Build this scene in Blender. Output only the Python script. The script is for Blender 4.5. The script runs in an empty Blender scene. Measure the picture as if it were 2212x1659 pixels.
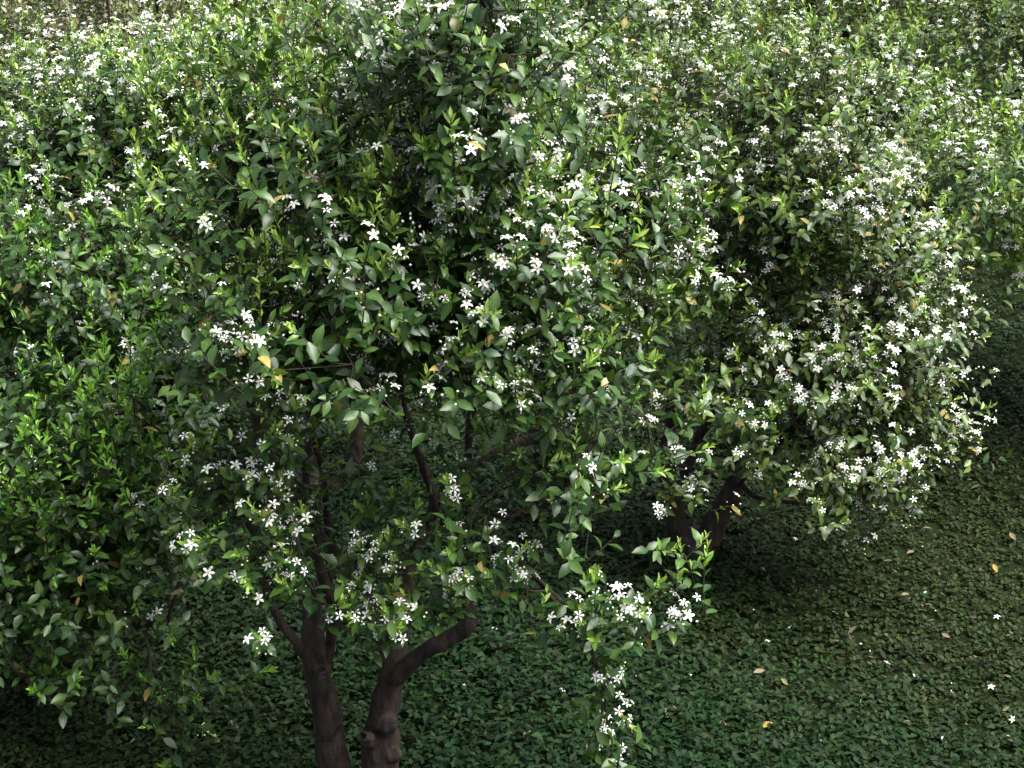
import bpy, math, random
import numpy as np
from mathutils import Matrix, Vector, noise

random.seed(7)
rng = np.random.default_rng(11)
scene = bpy.context.scene
COL = scene.collection

# ------------------------------------------------------------------ camera
CAM_H, PITCH = 4.25, math.radians(26.0)
FOC = 3195.0                      # focal length in pixels of a 2212 x 1659 view of the photograph
cam_data = bpy.data.cameras.new('camera')
cam_data.sensor_fit = 'HORIZONTAL'; cam_data.sensor_width = 36.0
cam_data.lens = FOC / 2212 * 36.0
cam_data.clip_start = 0.05; cam_data.clip_end = 600
cam = bpy.data.objects.new('camera', cam_data); COL.objects.link(cam)
cam.location = (0, 0, CAM_H); cam.rotation_euler = (math.pi / 2 - PITCH, 0, 0)
scene.camera = cam

# ------------------------------------------------------------------ sky and sun (overcast)
SUN_EL, SUN_AZ = math.radians(63), math.radians(104)       # azimuth from +Y towards +X
world = bpy.data.worlds.new('World'); scene.world = world; world.use_nodes = True
wn = world.node_tree.nodes; wl = world.node_tree.links
bg = wn['Background']
sky = wn.new('ShaderNodeTexSky'); sky.sky_type = 'NISHITA'; sky.sun_disc = False
sky.sun_elevation = SUN_EL; sky.sun_rotation = SUN_AZ
sky.air_density = 1.0; sky.dust_density = 4.0; sky.ozone_density = 1.0
hs = wn.new('ShaderNodeHueSaturation'); hs.inputs['Saturation'].default_value = 0.45
wl.new(sky.outputs[0], hs.inputs['Color']); wl.new(hs.outputs[0], bg.inputs['Color'])
bg.inputs['Strength'].default_value = 0.05
sd = bpy.data.lights.new('sun', 'SUN'); sd.energy = 2.2; sd.angle = math.radians(48); sd.color = (1.0, 0.985, 0.94)
sun = bpy.data.objects.new('sun', sd); COL.objects.link(sun)
to_sun = Vector((math.sin(SUN_AZ) * math.cos(SUN_EL), math.cos(SUN_AZ) * math.cos(SUN_EL), math.sin(SUN_EL)))
sun.rotation_euler = to_sun.to_track_quat('Z', 'Y').to_euler(); sun.location = (0, 0, 30)

scene.view_settings.view_transform = 'Standard'; scene.view_settings.look = 'None'
scene.view_settings.exposure = 2.62; scene.view_settings.gamma = 1.0
scene.view_settings.use_curve_mapping = False
scene.render.engine = 'CYCLES'
scene.cycles.max_bounces = 6; scene.cycles.diffuse_bounces = 2; scene.cycles.glossy_bounces = 2
scene.cycles.transmission_bounces = 4
scene.cycles.use_denoising = True

# ------------------------------------------------------------------ view helpers (photo pixel + distance -> place)
CF = np.array([0, math.cos(PITCH), -math.sin(PITCH)])
CU = np.array([0, math.sin(PITCH), math.cos(PITCH)])
CR = np.array([1.0, 0, 0]); CO = np.array([0, 0, CAM_H])

def W(px, py, y):
    r = CF + CR * (px - 1106) / FOC - CU * (py - 829.5) / FOC
    return CO + r * (y / r[1])

def depth_of(p):
    return (np.asarray(p) - CO) @ CF

def project(p):
    q = np.asarray(p) - CO
    d = q @ CF
    return 1106 + FOC * (q @ CR) / d, 829.5 - FOC * (q @ CU) / d, d

def unit(v):
    v = np.asarray(v, float)
    return v / (np.linalg.norm(v, axis=-1, keepdims=True) + 1e-9)

def ground_z(x, y):
    return 0.022 * np.sin(1.7 * x + .6) * np.sin(1.3 * y + 1.1) + 0.012 * np.sin(4.1 * x - 1.2 * y) + 0.010 * np.sin(3.7 * y + 2.2 * x)

# ------------------------------------------------------------------ materials
def new_mat(name):
    m = bpy.data.materials.new(name); m.use_nodes = True
    nt = m.node_tree; nt.nodes.clear()
    return m, nt.nodes, nt.links

def leaf_material(name, rough, spec, trans, gain=(1.35, 1.25, 0.55), rib=0.35):
    m, n, l = new_mat(name)
    out = n.new('ShaderNodeOutputMaterial')
    at = n.new('ShaderNodeAttribute'); at.attribute_name = 'tint'
    # pale midrib and mottled blade
    ribr = n.new('ShaderNodeMapRange'); ribr.inputs['From Min'].default_value = 0.0; ribr.inputs['From Max'].default_value = 0.30
    ribr.inputs['To Min'].default_value = 1.0 + rib; ribr.inputs['To Max'].default_value = 1.0
    l.new(at.outputs['Alpha'], ribr.inputs['Value'])
    tc = n.new('ShaderNodeTexCoord')
    nz = n.new('ShaderNodeTexNoise'); nz.inputs['Scale'].default_value = 55; nz.inputs['Detail'].default_value = 3
    l.new(tc.outputs['Object'], nz.inputs['Vector'])
    nr = n.new('ShaderNodeMapRange'); nr.inputs['From Min'].default_value = 0.3; nr.inputs['From Max'].default_value = 0.7
    nr.inputs['To Min'].default_value = 0.8; nr.inputs['To Max'].default_value = 1.2
    l.new(nz.outputs['Fac'], nr.inputs['Value'])
    mu = n.new('ShaderNodeMath'); mu.operation = 'MULTIPLY'
    l.new(ribr.outputs[0], mu.inputs[0]); l.new(nr.outputs[0], mu.inputs[1])
    vm = n.new('ShaderNodeVectorMath'); vm.operation = 'SCALE'
    l.new(at.outputs['Color'], vm.inputs[0]); l.new(mu.outputs[0], vm.inputs['Scale'])
    p = n.new('ShaderNodeBsdfPrincipled')
    l.new(vm.outputs[0], p.inputs['Base Color'])
    p.inputs['Specular IOR Level'].default_value = spec
    rr = n.new('ShaderNodeMapRange'); rr.inputs['To Min'].default_value = rough - .1; rr.inputs['To Max'].default_value = rough + .12
    l.new(nz.outputs['Fac'], rr.inputs['Value']); l.new(rr.outputs[0], p.inputs['Roughness'])
    tg = n.new('ShaderNodeVectorMath'); tg.operation = 'MULTIPLY'; tg.inputs[1].default_value = gain
    l.new(vm.outputs[0], tg.inputs[0])
    t = n.new('ShaderNodeBsdfTranslucent'); l.new(tg.outputs[0], t.inputs['Color'])
    mx = n.new('ShaderNodeMixShader'); mx.inputs[0].default_value = trans
    l.new(p.outputs[0], mx.inputs[1]); l.new(t.outputs[0], mx.inputs[2])
    l.new(mx.outputs[0], out.inputs['Surface'])
    return m

M_LEAF = leaf_material('citrus_leaf', 0.38, 0.42, 0.22)
M_HERB = leaf_material('herb_leaf', 0.60, 0.13, 0.15, rib=0.15)
M_PETAL = leaf_material('petal', 0.55, 0.25, 0.40, gain=(1.0, 1.0, 0.95), rib=0.0)
M_DRY = leaf_material('dry_leaf', 0.75, 0.15, 0.10, gain=(1.0, .9, .7), rib=0.1)

def bark_material(name, c0, c1, c2):
    m, n, l = new_mat(name)
    out = n.new('ShaderNodeOutputMaterial'); p = n.new('ShaderNodeBsdfPrincipled')
    tc = n.new('ShaderNodeTexCoord')
    mp = n.new('ShaderNodeMapping'); mp.inputs['Scale'].default_value = (1, 1, .35)
    l.new(tc.outputs['Object'], mp.inputs['Vector'])
    n1 = n.new('ShaderNodeTexNoise'); n1.inputs['Scale'].default_value = 26; n1.inputs['Detail'].default_value = 8; n1.inputs['Roughness'].default_value = .7
    l.new(mp.outputs[0], n1.inputs['Vector'])
    n2 = n.new('ShaderNodeTexNoise'); n2.inputs['Scale'].default_value = 7; n2.inputs['Detail'].default_value = 4
    l.new(tc.outputs['Object'], n2.inputs['Vector'])
    r1 = n.new('ShaderNodeValToRGB'); r1.color_ramp.elements[0].position = .35; r1.color_ramp.elements[1].position = .68
    r1.color_ramp.elements[0].color = (*c0, 1); r1.color_ramp.elements[1].color = (*c1, 1)
    l.new(n1.outputs['Fac'], r1.inputs[0])
    r2 = n.new('ShaderNodeValToRGB'); r2.color_ramp.elements[0].position = .54; r2.color_ramp.elements[1].position = .70
    r2.color_ramp.elements[0].color = (0, 0, 0, 1); r2.color_ramp.elements[1].color = (.75, .75, .75, 1)
    l.new(n2.outputs['Fac'], r2.inputs[0])
    mx = n.new('ShaderNodeMix'); mx.data_type = 'RGBA'
    l.new(r2.outputs[0], mx.inputs[0]); l.new(r1.outputs[0], mx.inputs[6]); mx.inputs[7].default_value = (*c2, 1)
    l.new(mx.outputs[2], p.inputs['Base Color'])
    p.inputs['Roughness'].default_value = .8; p.inputs['Specular IOR Level'].default_value = .25
    bp = n.new('ShaderNodeBump'); bp.inputs['Strength'].default_value = 1.0; bp.inputs['Distance'].default_value = .02
    l.new(n1.outputs['Fac'], bp.inputs['Height']); l.new(bp.outputs[0], p.inputs['Normal'])
    l.new(p.outputs[0], out.inputs['Surface'])
    return m

M_BARK = bark_material('bark', (.006, .004, .003), (.048, .032, .028), (.036, .031, .010))
M_TWIG = bark_material('twig_bark', (.016, .014, .009), (.05, .045, .028), (.04, .055, .02))
M_CUT = bark_material('cut_wood', (.10, .07, .04), (.26, .19, .11), (.16, .12, .08))

def soil_material():
    m, n, l = new_mat('soil')
    out = n.new('ShaderNodeOutputMaterial'); p = n.new('ShaderNodeBsdfPrincipled')
    tc = n.new('ShaderNodeTexCoord')
    a = n.new('ShaderNodeTexNoise'); a.inputs['Scale'].default_value = 1.6; a.inputs['Detail'].default_value = 10; a.inputs['Roughness'].default_value = .7
    b = n.new('ShaderNodeTexNoise'); b.inputs['Scale'].default_value = 60; b.inputs['Detail'].default_value = 6
    l.new(tc.outputs['Object'], a.inputs['Vector']); l.new(tc.outputs['Object'], b.inputs['Vector'])
    r = n.new('ShaderNodeValToRGB')
    e = r.color_ramp.elements; e[0].position = .35; e[0].color = (.004, .006, .002, 1); e[1].position = .7; e[1].color = (.016, .013, .008, 1)
    k = r.color_ramp.elements.new(.5); k.color = (.006, .012, .003, 1)
    l.new(a.outputs['Fac'], r.inputs[0])
    mul = n.new('ShaderNodeMix'); mul.data_type = 'RGBA'; mul.blend_type = 'OVERLAY'; mul.inputs[0].default_value = .7
    l.new(r.outputs[0], mul.inputs[6]); l.new(b.outputs['Color'], mul.inputs[7])
    l.new(mul.outputs[2], p.inputs['Base Color']); p.inputs['Roughness'].default_value = .95; p.inputs['Specular IOR Level'].default_value = .05
    bp = n.new('ShaderNodeBump'); bp.inputs['Strength'].default_value = .8; bp.inputs['Distance'].default_value = .02
    l.new(b.outputs['Fac'], bp.inputs['Height']); l.new(bp.outputs[0], p.inputs['Normal'])
    l.new(p.outputs[0], out.inputs['Surface'])
    return m
M_SOIL = soil_material()

# ------------------------------------------------------------------ mesh helpers
def make_mesh(name, V, T, C=None, mat=None):
    V = np.ascontiguousarray(np.asarray(V, np.float32).reshape(-1, 3)); T = np.ascontiguousarray(np.asarray(T, np.int32).reshape(-1, 3))
    me = bpy.data.meshes.new(name)
    me.vertices.add(len(V)); me.vertices.foreach_set('co', V.ravel())
    me.loops.add(len(T) * 3); me.loops.foreach_set('vertex_index', T.ravel())
    me.polygons.add(len(T)); me.polygons.foreach_set('loop_start', np.arange(0, len(T) * 3, 3, dtype=np.int32))
    if C is not None:
        a = me.attributes.new('tint', 'FLOAT_COLOR', 'POINT')
        a.data.foreach_set('color', np.ascontiguousarray(np.asarray(C, np.float32).reshape(-1, 4)).ravel())
    me.update(calc_edges=True)
    if mat: me.materials.append(mat)
    return me

def link(name, me, parent=None, kind=None):
    o = bpy.data.objects.new(name, me); COL.objects.link(o)
    if parent is not None: o.parent = parent
    if kind: o['kind'] = kind
    return o

class Geo:
    def __init__(s): s.v = []; s.t = []; s.c = []; s.n = 0
    def add(s, v, t, c=None):
        s.v.append(np.asarray(v, float).reshape(-1, 3)); s.t.append(np.asarray(t, int).reshape(-1, 3) + s.n)
        if c is not None: s.c.append(np.asarray(c, float).reshape(-1, 4))
        s.n += len(s.v[-1])
    def mesh(s, name, mat):
        return make_mesh(name, np.concatenate(s.v), np.concatenate(s.t), np.concatenate(s.c) if s.c else None, mat)

def smooth_poly(pts, rad, step=0.03):
    """Catmull-Rom resampling of a polyline with radii"""
    P = np.asarray(pts, float); R = np.asarray(rad, float)
    if len(P) < 2: return P, R
    ext = np.vstack([2 * P[0] - P[1], P, 2 * P[-1] - P[-2]])
    out, ro = [], []
    for i in range(len(P) - 1):
        p0, p1, p2, p3 = ext[i:i + 4]
        k = max(2, int(np.linalg.norm(p2 - p1) / step))
        for t in np.linspace(0, 1, k, endpoint=False):
            out.append(.5 * ((2 * p1) + (-p0 + p2) * t + (2 * p0 - 5 * p1 + 4 * p2 - p3) * t * t + (-p0 + 3 * p1 - 3 * p2 + p3) * t ** 3))
            ro.append(R[i] * (1 - t) + R[i + 1] * t)
    out.append(P[-1]); ro.append(R[-1])
    return np.array(out), np.array(ro)

def tube(P, R, sides=8, jitter=0.0, cap=True):
    P = np.asarray(P, float); R = np.asarray(R, float); n = len(P)
    T = unit(np.gradient(P, axis=0))
    ref = np.array([0.31, 0.87, 0.38]); A = unit(np.cross(T, ref)); B = np.cross(T, A)
    ang = np.linspace(0, 2 * math.pi, sides, endpoint=False)
    rr = R[:, None] * (1 + jitter * rng.standard_normal((n, sides)))
    V = P[:, None] + rr[..., None] * (np.cos(ang)[None, :, None] * A[:, None] + np.sin(ang)[None, :, None] * B[:, None])
    V = V.reshape(-1, 3)
    i = np.arange(n - 1)[:, None] * sides; j = np.arange(sides)[None]; j2 = (j + 1) % sides
    a, b, c, d = i + j, i + j2, i + sides + j2, i + sides + j
    F = np.concatenate([np.stack([a, b, c], -1).reshape(-1, 3), np.stack([a, c, d], -1).reshape(-1, 3)])
    if cap:
        V = np.vstack([V, P[0], P[-1]]); k = n * sides
        jj = np.arange(sides); j2 = (jj + 1) % sides
        F = np.concatenate([F, np.stack([jj * 0 + k, j2, jj], -1), np.stack([jj * 0 + k + 1, (n - 1) * sides + jj, (n - 1) * sides + j2], -1)])
    return V, F

def many_tubes(A, B, r0, r1, sides=3):
    """straight thin tubes between point arrays A and B"""
    A = np.asarray(A); B = np.asarray(B); n = len(A)
    T = unit(B - A); X = unit(np.cross(T, [0.31, 0.87, 0.38])); Y = np.cross(T, X)
    ang = np.linspace(0, 2 * math.pi, sides, endpoint=False)
    circ = np.cos(ang)[None, :, None] * X[:, None] + np.sin(ang)[None, :, None] * Y[:, None]
    V = np.concatenate([A[:, None] + circ * r0, B[:, None] + circ * r1], 1)
    j = np.arange(sides); j2 = (j + 1) % sides
    f = np.concatenate([np.stack([j, j2, j2 + sides], -1), np.stack([j, j2 + sides, j + sides], -1)])
    F = (f[None] + (np.arange(n) * 2 * sides)[:, None, None]).reshape(-1, 3)
    return V.reshape(-1, 3), F

# leaf templates: rows of (position along the blade, half width)
ROWS = {'fine': [(0, 0), (.16, .50), (.42, 1.0), (.72, .74), (1, 0)],
        'mid': [(0, 0), (.30, .9), (.68, .82), (1, 0)],
        'low': [(0, 0), (.45, 1.0), (1, 0)]}

def leaf_template(kind):
    rows = ROWS[kind]; uv = [(0, 0)]; idx = [[0, 0, 0]]
    for u, w in rows[1:-1]:
        k = len(uv); uv += [(u, -w), (u, 0), (u, w)]; idx.append([k, k + 1, k + 2])
    uv.append((1, 0)); k = len(uv) - 1; idx.append([k, k, k])
    F = []
    for a, b in zip(idx[:-1], idx[1:]):
        for s in (0, 1):
            q = [a[s], a[s + 1], b[s + 1], b[s]]
            if q[0] != q[1]: F.append([q[0], q[1], q[2]])
            if q[2] != q[3]: F.append([q[0], q[2], q[3]])
            elif q[0] == q[1]: pass
    F2 = []
    for a, b in zip(idx[:-1], idx[1:]):
        for s in (0, 1):
            a0, a1, b0, b1 = a[s], a[s + 1], b[s], b[s + 1]
            if a0 == a1: F2.append([a0, b1, b0])
            elif b0 == b1: F2.append([a0, a1, b0])
            else: F2 += [[a0, a1, b1], [a0, b1, b0]]
    return np.array(uv, float), np.array(F2)
TEMPL = {k: leaf_template(k) for k in ROWS}

def frames(D, N):
    D = unit(D); N = unit(N - (N * D).sum(-1, keepdims=True) * D); S = np.cross(N, D)
    return D, N, S

def leaf_arrays(kind, P, D, N, L, Wd, fold, droop, tint, wave=None):
    uv, F = TEMPL[kind]; n = len(P)
    D, N, S = frames(D, N)
    u = uv[:, 0][None]; s = uv[:, 1][None]
    along = (u * (1 - .18 * np.abs(droop)[:, None] * u)) * L[:, None]
    side = s * (Wd * .5)[:, None]
    up = np.abs(s) * (fold * Wd * .5)[:, None] - (droop * L)[:, None] * u * u
    if wave is not None: up = up + wave[:, None] * Wd[:, None] * np.sin(7 * u + 20 * wave[:, None]) * s * .5
    V = P[:, None] + along[..., None] * D[:, None] + side[..., None] * S[:, None] + up[..., None] * N[:, None]
    C = np.empty((n, len(uv), 4)); C[..., :3] = tint[:, None]; C[..., 3] = np.minimum(np.abs(uv[:, 1]), 1)[None]
    T = (F[None] + (np.arange(n) * len(uv))[:, None, None]).reshape(-1, 3)
    return V.reshape(-1, 3), T, C.reshape(-1, 4)

# flower: five strap petals, recurved, and a column of stamens
def petal_geo():
    rows = [(0.0, .09), (.35, .19), (.7, .20), (1.0, .05)]
    v = []; 
    for u, w in rows:
        z = .34 * math.sin(u * 2.3) - .20 * u * u
        x = .10 + u * .9
        v += [(x, -w, z + .05), (x, 0, z), (x, w, z + .05)]
    f = []
    for i in range(3):
        for s in (0, 1):
            a = i * 3 + s; f += [(a, a + 1, a + 4), (a, a + 4, a + 3)]
    v = np.array(v, float)
    c = np.ones((len(v), 4)); c[:, :3] = (.86, .86, .83); c[:3, :3] = (.80, .82, .66)
    return v, np.array(f), c
def centre_geo():
    v, f = tube([(0, 0, -.16), (0, 0, .05), (0, 0, .36), (0, 0, .46)], [.05, .10, .16, .10], 5)
    c = np.ones((len(v), 4)); c[:, :3] = (.78, .78, .66); c[v[:, 2] > .40, :3] = (.60, .52, .22); c[v[:, 2] < 0, :3] = (.25, .34, .12)
    return v, f, c
PV, PF, PC = petal_geo(); CV, CFc, CC = centre_geo()
def rot_z(v, a):
    c, s = math.cos(a), math.sin(a)
    return v @ np.array([[c, s, 0], [-s, c, 0], [0, 0, 1]])
def flower_geo():
    g = Geo()
    for k in range(5):
        g.add(rot_z(PV, k * 2 * math.pi / 5 + .15 * math.sin(k * 5)), PF, PC)
    g.add(CV, CFc, CC)
    return np.concatenate(g.v), np.concatenate(g.t), np.concatenate(g.c)
FV, FT, FC = flower_geo()
ME_FLOWER = make_mesh('flower', FV, FT, FC, M_PETAL)
ME_PETAL = make_mesh('petal', PV, PF, PC, M_PETAL)
ME_CENTRE = make_mesh('flower_centre', CV, CFc, CC, M_PETAL)

# the same flower with fewer faces, for the mass of small ones
def small_flower():
    g = Geo()
    pv = np.array([(.08, 0, .02), (.60, -.19, .27), (.62, 0, .22), (.60, .19, .27), (1.0, 0, -.02)]); pf = np.array([(0, 2, 1), (0, 3, 2), (1, 2, 4), (2, 3, 4)])
    pc = np.ones((5, 4)); pc[:, :3] = (.86, .86, .83)
    for k in range(5): g.add(rot_z(pv, k * 2 * math.pi / 5 + .15 * math.sin(k * 5)), pf, pc)
    cv = np.array([(.12, 0, .3), (-.06, .1, .3), (-.06, -.1, .3), (0, 0, -.1), (0, 0, .42)]); cf = np.array([(0, 1, 4), (1, 2, 4), (2, 0, 4), (1, 0, 3), (2, 1, 3), (0, 2, 3)])
    cc = np.ones((5, 4)); cc[:, :3] = (.72, .68, .45); g.add(cv, cf, cc)
    return np.concatenate(g.v), np.concatenate(g.t), np.concatenate(g.c)
SV, ST, SC = small_flower()
g = Geo()
for k in range(5):
    cc = np.ones((4, 4)); cc[:, :3] = (.86, .86, .82)
    g.add(rot_z(np.array([(.0, 0, .12), (.60, -.21, .27), (.60, .21, .27), (1.0, 0, .02)]), k * 1.2566), [(0, 2, 1), (1, 2, 3)], cc)
RV, RT, RC = np.concatenate(g.v), np.concatenate(g.t), np.concatenate(g.c)

def stamp(V0, T0, C0, P, Z, R, size):
    """many copies of a small shape: at P, its z axis along Z, turned by R, scaled by size"""
    n = len(P); Z = unit(Z); X = unit(np.cross(Z, [.23, .41, .88])); Y = np.cross(Z, X)
    c, s = np.cos(R)[:, None], np.sin(R)[:, None]
    X, Y = c * X + s * Y, c * Y - s * X
    V = P[:, None] + size[:, None, None] * (V0[None, :, 0:1] * X[:, None] + V0[None, :, 1:2] * Y[:, None] + V0[None, :, 2:3] * Z[:, None])
    T = (T0[None] + (np.arange(n) * len(V0))[:, None, None]).reshape(-1, 3)
    C = np.repeat(C0[None], n, 0)
    return V.reshape(-1, 3), T, C.reshape(-1, 4)

BV = np.array([(0, 0, 0), (.34, 0, .5), (0, .34, .5), (-.34, 0, .55), (0, -.34, .55), (0, 0, 1)])
BF = np.array([(0, 2, 1), (0, 3, 2), (0, 4, 3), (0, 1, 4), (5, 1, 2), (5, 2, 3), (5, 3, 4), (5, 4, 1)])
BC = np.ones((len(BV), 4)); BC[:, :3] = (.82, .83, .72); BC[BV[:, 2] < .1, :3] = (.25, .35, .12)

# ------------------------------------------------------------------ ground
def build_ground():
    ax = np.concatenate([[-150, -60, -25], np.linspace(-12, 12, 121), [25, 60, 150]])
    ay = np.concatenate([[-150, -60, -20], np.linspace(-2, 24, 131), [40, 80, 150]])
    X, Y = np.meshgrid(ax, ay); near = np.clip((14 - np.abs(X)) / 3, 0, 1) * np.clip((25 - Y) / 3, 0, 1)
    Z = ground_z(X, Y) * near
    V = np.stack([X, Y, Z], -1).reshape(-1, 3)
    nx, ny = len(ax), len(ay)
    i = (np.arange(ny - 1)[:, None] * nx + np.arange(nx - 1)[None]).ravel()
    T = np.concatenate([np.stack([i, i + 1, i + nx + 1], -1), np.stack([i, i + nx + 1, i + nx], -1)])
    o = link('ground', make_mesh('ground', V, T, None, M_SOIL), kind='structure')
    o['label'] = 'dark soil under the citrus trees, mostly hidden by low green plants'
build_ground()

# ------------------------------------------------------------------ tree machinery
class Tree:
    def __init__(s, name_label, base, front=True):
        s.label = name_label; s.base = np.asarray(base, float); s.front = front
        s.trunk = Geo(); s.limbs = []; s.nodes = []; s.node_r = []
        s.sh = []                        # shoots: base, direction, length, flush, flowers, vigour
        s.cent = None
        s.group = None; s.budp = 1.0
    def stem(s, pts, rad, in_trunk=True):
        P, R = smooth_poly(pts, rad, .035)
        (s.trunk.add(*tube(P, R, 12)) if in_trunk else s.limbs.append((P, R)))
        s.nodes.append(P); s.node_r.append(R)
        return P
    def px_stem(s, pts, in_trunk=True):
        """pts: (view px, view py, distance y, radius in px)"""
        P = [W(a, b, y) for a, b, y, r in pts]
        R = [r / FOC * depth_of(p) for p, (a, b, y, r) in zip(P, pts)]
        return s.stem(P, R, in_trunk)

def rand_unit(n):
    return unit(rng.standard_normal((n, 3)))

def blob_shoots(tree, c, r, n_clump, per, flush, flower, centre, leafy=1.0, low=0.35):
    """clumps of shoots over an ellipsoidal part of the crown, each clump fed by a branch"""
    c = np.asarray(c, float); r = np.asarray(r, float)
    d = rand_unit(n_clump); d[:, 2] = np.where((d[:, 2] < -low), -d[:, 2] * .6, d[:, 2]); d = unit(d)
    rr = np.where(rng.random(n_clump) < .8, rng.uniform(.62, 1.0, n_clump), rng.uniform(.2, .62, n_clump))
    pts = c + d * r * rr[:, None]
    for p, dd in zip(pts, d):
        feed_branch(tree, p)
        k = max(2, int(per * rng.uniform(.6, 1.4)))
        fl = flush * rng.choice([.3, 1.0, 1.9]); fw = flower * rng.choice([.25, .8, 2.0])
        out = unit(dd / r); oc = unit(p - centre)
        q = p + rng.standard_normal((k, 3)) * np.array([.10, .10, .08])
        u = unit(out * .55 + oc * .45 + np.array([0, 0, .60]) + rand_unit(k) * .55)
        for a, b in zip(q, u):
            ln = rng.uniform(.13, .30)
            tree.sh.append((a - b * ln * .5, b, ln, rng.random() < fl, rng.random() < fw, p, leafy))

def feed_branch(tree, p, r1=.004):
    nodes = np.concatenate(tree.nodes); rads = np.concatenate(tree.node_r)
    dist = np.linalg.norm((nodes - p) * [1, 1, .8], axis=1) + np.where(nodes[:, 2] > p[2] - .02, .25, 0)
    i = int(np.argmin(dist)); a = nodes[i]; L = np.linalg.norm(p - a)
    if L < .04: return
    mid1 = a + (p - a) * .35 + np.array([0, 0, -.10 * L]) + rng.standard_normal(3) * .06 * L
    mid2 = a + (p - a) * .70 + np.array([0, 0, -.05 * L]) + rng.standard_normal(3) * .06 * L
    r0 = min(rads[i] * .75, .006 + .011 * L)
    P, R = smooth_poly([a, mid1, mid2, p], [r0, r0 * .8, r0 * .6, min(r1, r0 * .6)], .06)
    tree.limbs.append((P, R)); tree.nodes.append(P[1:]); tree.node_r.append(R[1:])

def spray(tree, pts, n, flush, flower, rad=(.008, .003), spread=.10, up=.5, leafy=1.0, top=.22):
    """a single branch through world points with shoots along its outer two thirds"""
    P, R = smooth_poly(pts, np.linspace(rad[0], rad[1], len(pts)), .04)
    tree.limbs.append((P, R)); tree.nodes.append(P); tree.node_r.append(R)
    T = unit(np.gradient(P, axis=0))
    for k in range(n):
        i = int(len(P) * rng.uniform(.25, 1.0)); i = min(i, len(P) - 1)
        u = unit(T[i] * .5 + np.array([0, 0, up]) + rand_unit(1)[0] * .7)
        ln = rng.uniform(.10, top)
        tree.sh.append((P[i] + rng.standard_normal(3) * .01, u, ln, rng.random() < flush, rng.random() < flower, P[i], leafy))

def accent(tree, px, py, y, n_shoot, flush, flower, up=.8, spread=.07):
    p = W(px, py, y)
    feed_branch(tree, p)
    for k in range(n_shoot):
        u = unit(np.array([0, -.35, up]) + rand_unit(1)[0] * .6)
        ln = rng.uniform(.10, .20)
        a = p + rng.standard_normal(3) * spread * .6 - u * ln
        tree.sh.append((a, u, ln, rng.random() < flush, rng.random() < flower, p, 1.0))

def water_shoots(tree, px, py, y, n, spread=.09):
    """tall straight young shoots, pale green along their whole length"""
    p = W(px, py, y); feed_branch(tree, p - np.array([0, 0, .25]))
    for k in range(max(2, int(n * .6))):
        ln = rng.uniform(.20, .38); u = unit(np.array([0, -.05, 1.0]) + rng.standard_normal(3) * .18)
        a = p + rng.standard_normal(3) * [spread, spread, .05] - u * ln * .8
        tree.sh.append((a, u, ln, True, False, p - np.array([0, 0, .25]), 2.0))

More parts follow.
